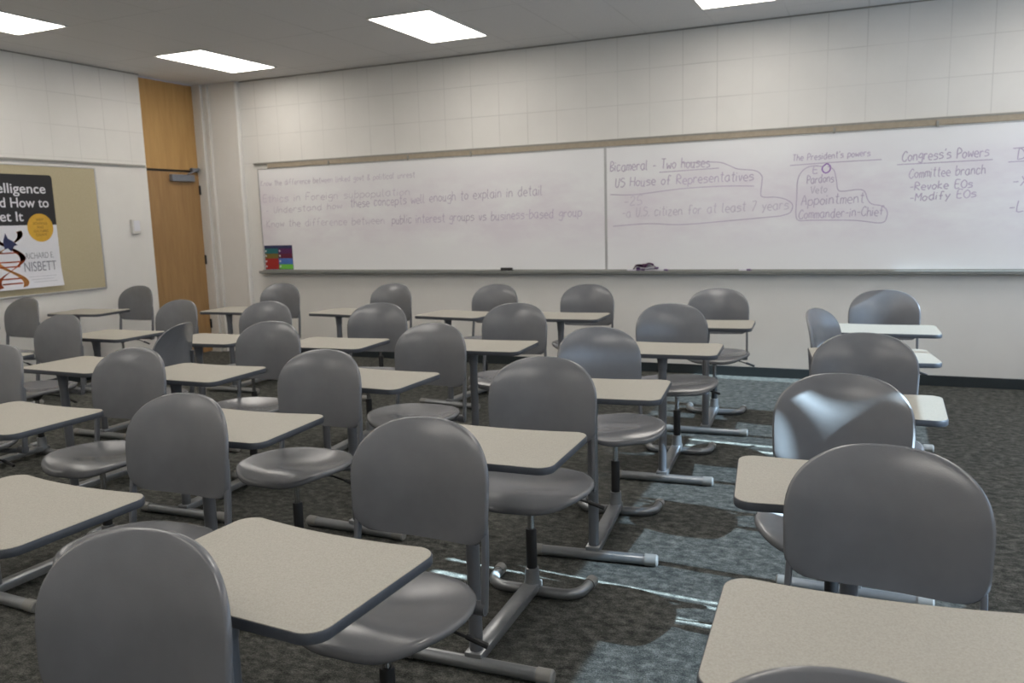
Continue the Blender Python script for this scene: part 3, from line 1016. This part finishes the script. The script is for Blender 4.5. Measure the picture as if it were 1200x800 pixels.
def text(body, y, z, size, m, parent, name='printed_text', align='RIGHT', width=None, off=0.0, d=0.0024, tilt=0.0):
    cu = bpy.data.curves.new('t', 'FONT')
    cu.body = body
    cu.size = size
    cu.align_x = align
    cu.extrude = 0.0002
    cu.offset = off
    o = bpy.data.objects.new('t', cu)
    COL.objects.link(o)
    bpy.context.view_layer.update()
    me = bpy.data.meshes.new_from_object(o.evaluated_get(bpy.context.evaluated_depsgraph_get()))
    bpy.data.objects.remove(o)
    bpy.data.curves.remove(cu)
    xs = [v.co.x for v in me.vertices]
    sx = 1.0
    if width:
        sx = width / max(max(xs) - min(xs), 1e-4)
    for v in me.vertices:
        x, yy, zz = v.co
        v.co = (PX + d + zz + pout(z), y + x * sx, z + yy + tilt * x * sx)
    me.materials.clear()
    me.materials.append(m)
    me.name = name
    return link(bpy.data.objects.new(name, me), parent)
text('Intelligence', 5.548, 1.888, 0.128, mt['white'], po, 'printed_title', 'RIGHT', 0.640, 0.0012)
text('and How to', 5.566, 1.756, 0.128, mt['white'], po, 'printed_title', 'RIGHT', 0.610, 0.0012)
text('Get It', 5.285, 1.628, 0.128, mt['white'], po, 'printed_title', 'RIGHT', 0.330, 0.0012)
for k, s in enumerate(('WHY', 'SCHOOLS', 'AND', 'CULTURES', 'COUNT')):
    text(s, 5.450, 1.628 - 0.036 * k, 0.032, mt['gold_ink'], circ, 'printed_text', 'CENTER', None, 0.0, 0.0034)
text('RICHARD E.', 5.560, 1.272, 0.082, mt['print_grey'], po, 'printed_text', 'RIGHT', 0.290, -0.001)
text('NISBETT', 5.575, 1.152, 0.132, mt['print_grey'], po, 'printed_text', 'RIGHT', 0.335, -0.001)
for k in range(3):
    z = 1.098 - 0.026 * k
    bm = box((PX + 0.0016 + pout(z - 0.003), 5.27 + 0.02 * k, z), (PX + 0.0022 + pout(z), 5.56 - 0.03 * (k == 1), z + 0.005))
    obj('fine_print', bm, mt['pale_print'], po)
# twisted ribbon ornament printed on the white half
def wave(ph, m, x=0.0016, w=0.055, amp=0.135, yc=5.10):
    bm = bmesh.new()
    L = []
    n = 60
    for i in range(n + 1):
        z = 1.53 - 0.52 * i / n
        t = i / n * 2 * PI * 1.15 + ph
        y = yc + amp * math.sin(t)
        ww = w * (0.45 + 0.55 * abs(math.sin(t)))
        p = PX + x + pout(z)
        L.append((bm.verts.new((p, y - ww / 2, z)), bm.verts.new((p, y + ww / 2, z + 0.01))))
    for q, s in zip(L[:-1], L[1:]):
        bm.faces.new((q[0], q[1], s[1], s[0]))
    bmesh.ops.solidify(bm, geom=bm.faces[:], thickness=0.0004)
    return obj('ribbon_print', bm, m, po)
wave(1.15, mt['amber'], 0.0015)
wave(1.15 + PI, mt['rust'], 0.0021)
for z in (1.33, 1.245, 1.20, 1.09, 1.045):
    p = PX + 0.0018 + pout(z)
    obj('rung_print', box((p, 5.00, z), (p + 0.0005, 5.20, z + 0.012)), mt['rust'], po)
bm = bmesh.new()
pts = [(5.09, 1.52), (5.11, 1.47), (5.16, 1.44), (5.20, 1.405), (5.165, 1.40), (5.13, 1.35), (5.10, 1.38), (5.07, 1.37), (5.06, 1.44)]
a = [bm.verts.new((PX + 0.0026, y, z)) for y, z in pts]
b = [bm.verts.new((PX + 0.0032, y, z)) for y, z in pts]
bm.faces.new(a)
bm.faces.new(b)
for k in range(len(pts)):
    j = (k + 1) % len(pts)
    bm.faces.new((a[k], a[j], b[j], b[k]))
obj('patch_print', bm, mt['navy'], po)

sw = obj('wall_switch', box((XL, 6.515, 1.475), (XL + 0.035, 6.625, 1.625), 0.004), mt['trim'])
tag(sw, 'white wall switch box beside the wooden door', 'switch')
obj('switch_cover', box((XL + 0.035, 6.53, 1.50), (XL + 0.042, 6.61, 1.612), 0.003), mt['white'], sw)

# ------------------------------------------------------------------ daylight
w = bpy.data.worlds.new('outdoor_sky')
S.world = w
w.use_nodes = True
bg = w.node_tree.nodes['Background']
bg.inputs['Color'].default_value = (0.50, 0.66, 1.0, 1)
bg.inputs['Strength'].default_value = 1.0
sun = bpy.data.lights.new('sun', 'SUN')
sun.energy = 52.0
sun.angle = math.radians(0.3)
sun.color = (0.66, 0.87, 1.0)
so = link(bpy.data.objects.new('sun', sun))
so.rotation_euler = Vector((-0.866, 0.045, -0.50)).to_track_quat('-Z', 'Y').to_euler()
ar = bpy.data.lights.new('window_daylight', 'AREA')
ar.shape = 'RECTANGLE'
ar.size = WY1 - WY0 - 0.1
ar.size_y = WZ1 - WZ0 - 0.1
ar.energy = 230
ar.color = (0.62, 0.78, 1.0)
ao = link(bpy.data.objects.new('window_daylight', ar))
ao.location = (XR + 0.30, (WY0 + WY1) / 2, (WZ0 + WZ1) / 2)
ao.rotation_euler = (0, PI / 2, 0)
ao.rotation_euler = Matrix(((0, 0, 1), (1, 0, 0), (0, 1, 0))).to_euler()

# ------------------------------------------------------------------ camera
r = Vector((0.91470076, 0.40313138, -0.02841837))
u = Vector((-0.03452203, 0.14800531, 0.98838386))
f = Vector((-0.40265462, 0.90309441, -0.14929748))
cam = bpy.data.cameras.new('camera')
cam.sensor_width = 36
cam.lens = 36 * 960 / 1200
cam.clip_start = 0.02
cam.dof.use_dof = True
cam.dof.focus_distance = 2.4
cam.dof.aperture_fstop = 5.0
co = link(bpy.data.objects.new('camera', cam))
co.matrix_world = Matrix(((r.x, u.x, -f.x, 0), (r.y, u.y, -f.y, 0), (r.z, u.z, -f.z, 1.528312), (0, 0, 0, 1)))
S.camera = co

S.view_settings.view_transform = 'Standard'
S.view_settings.look = 'None'
S.view_settings.gamma = 1.0
S.view_settings.exposure = 0.2
S.view_settings.use_curve_mapping = False
S.cycles.max_bounces = 10
S.cycles.transparent_max_bounces = 16
S.cycles.sample_clamp_indirect = 6.0
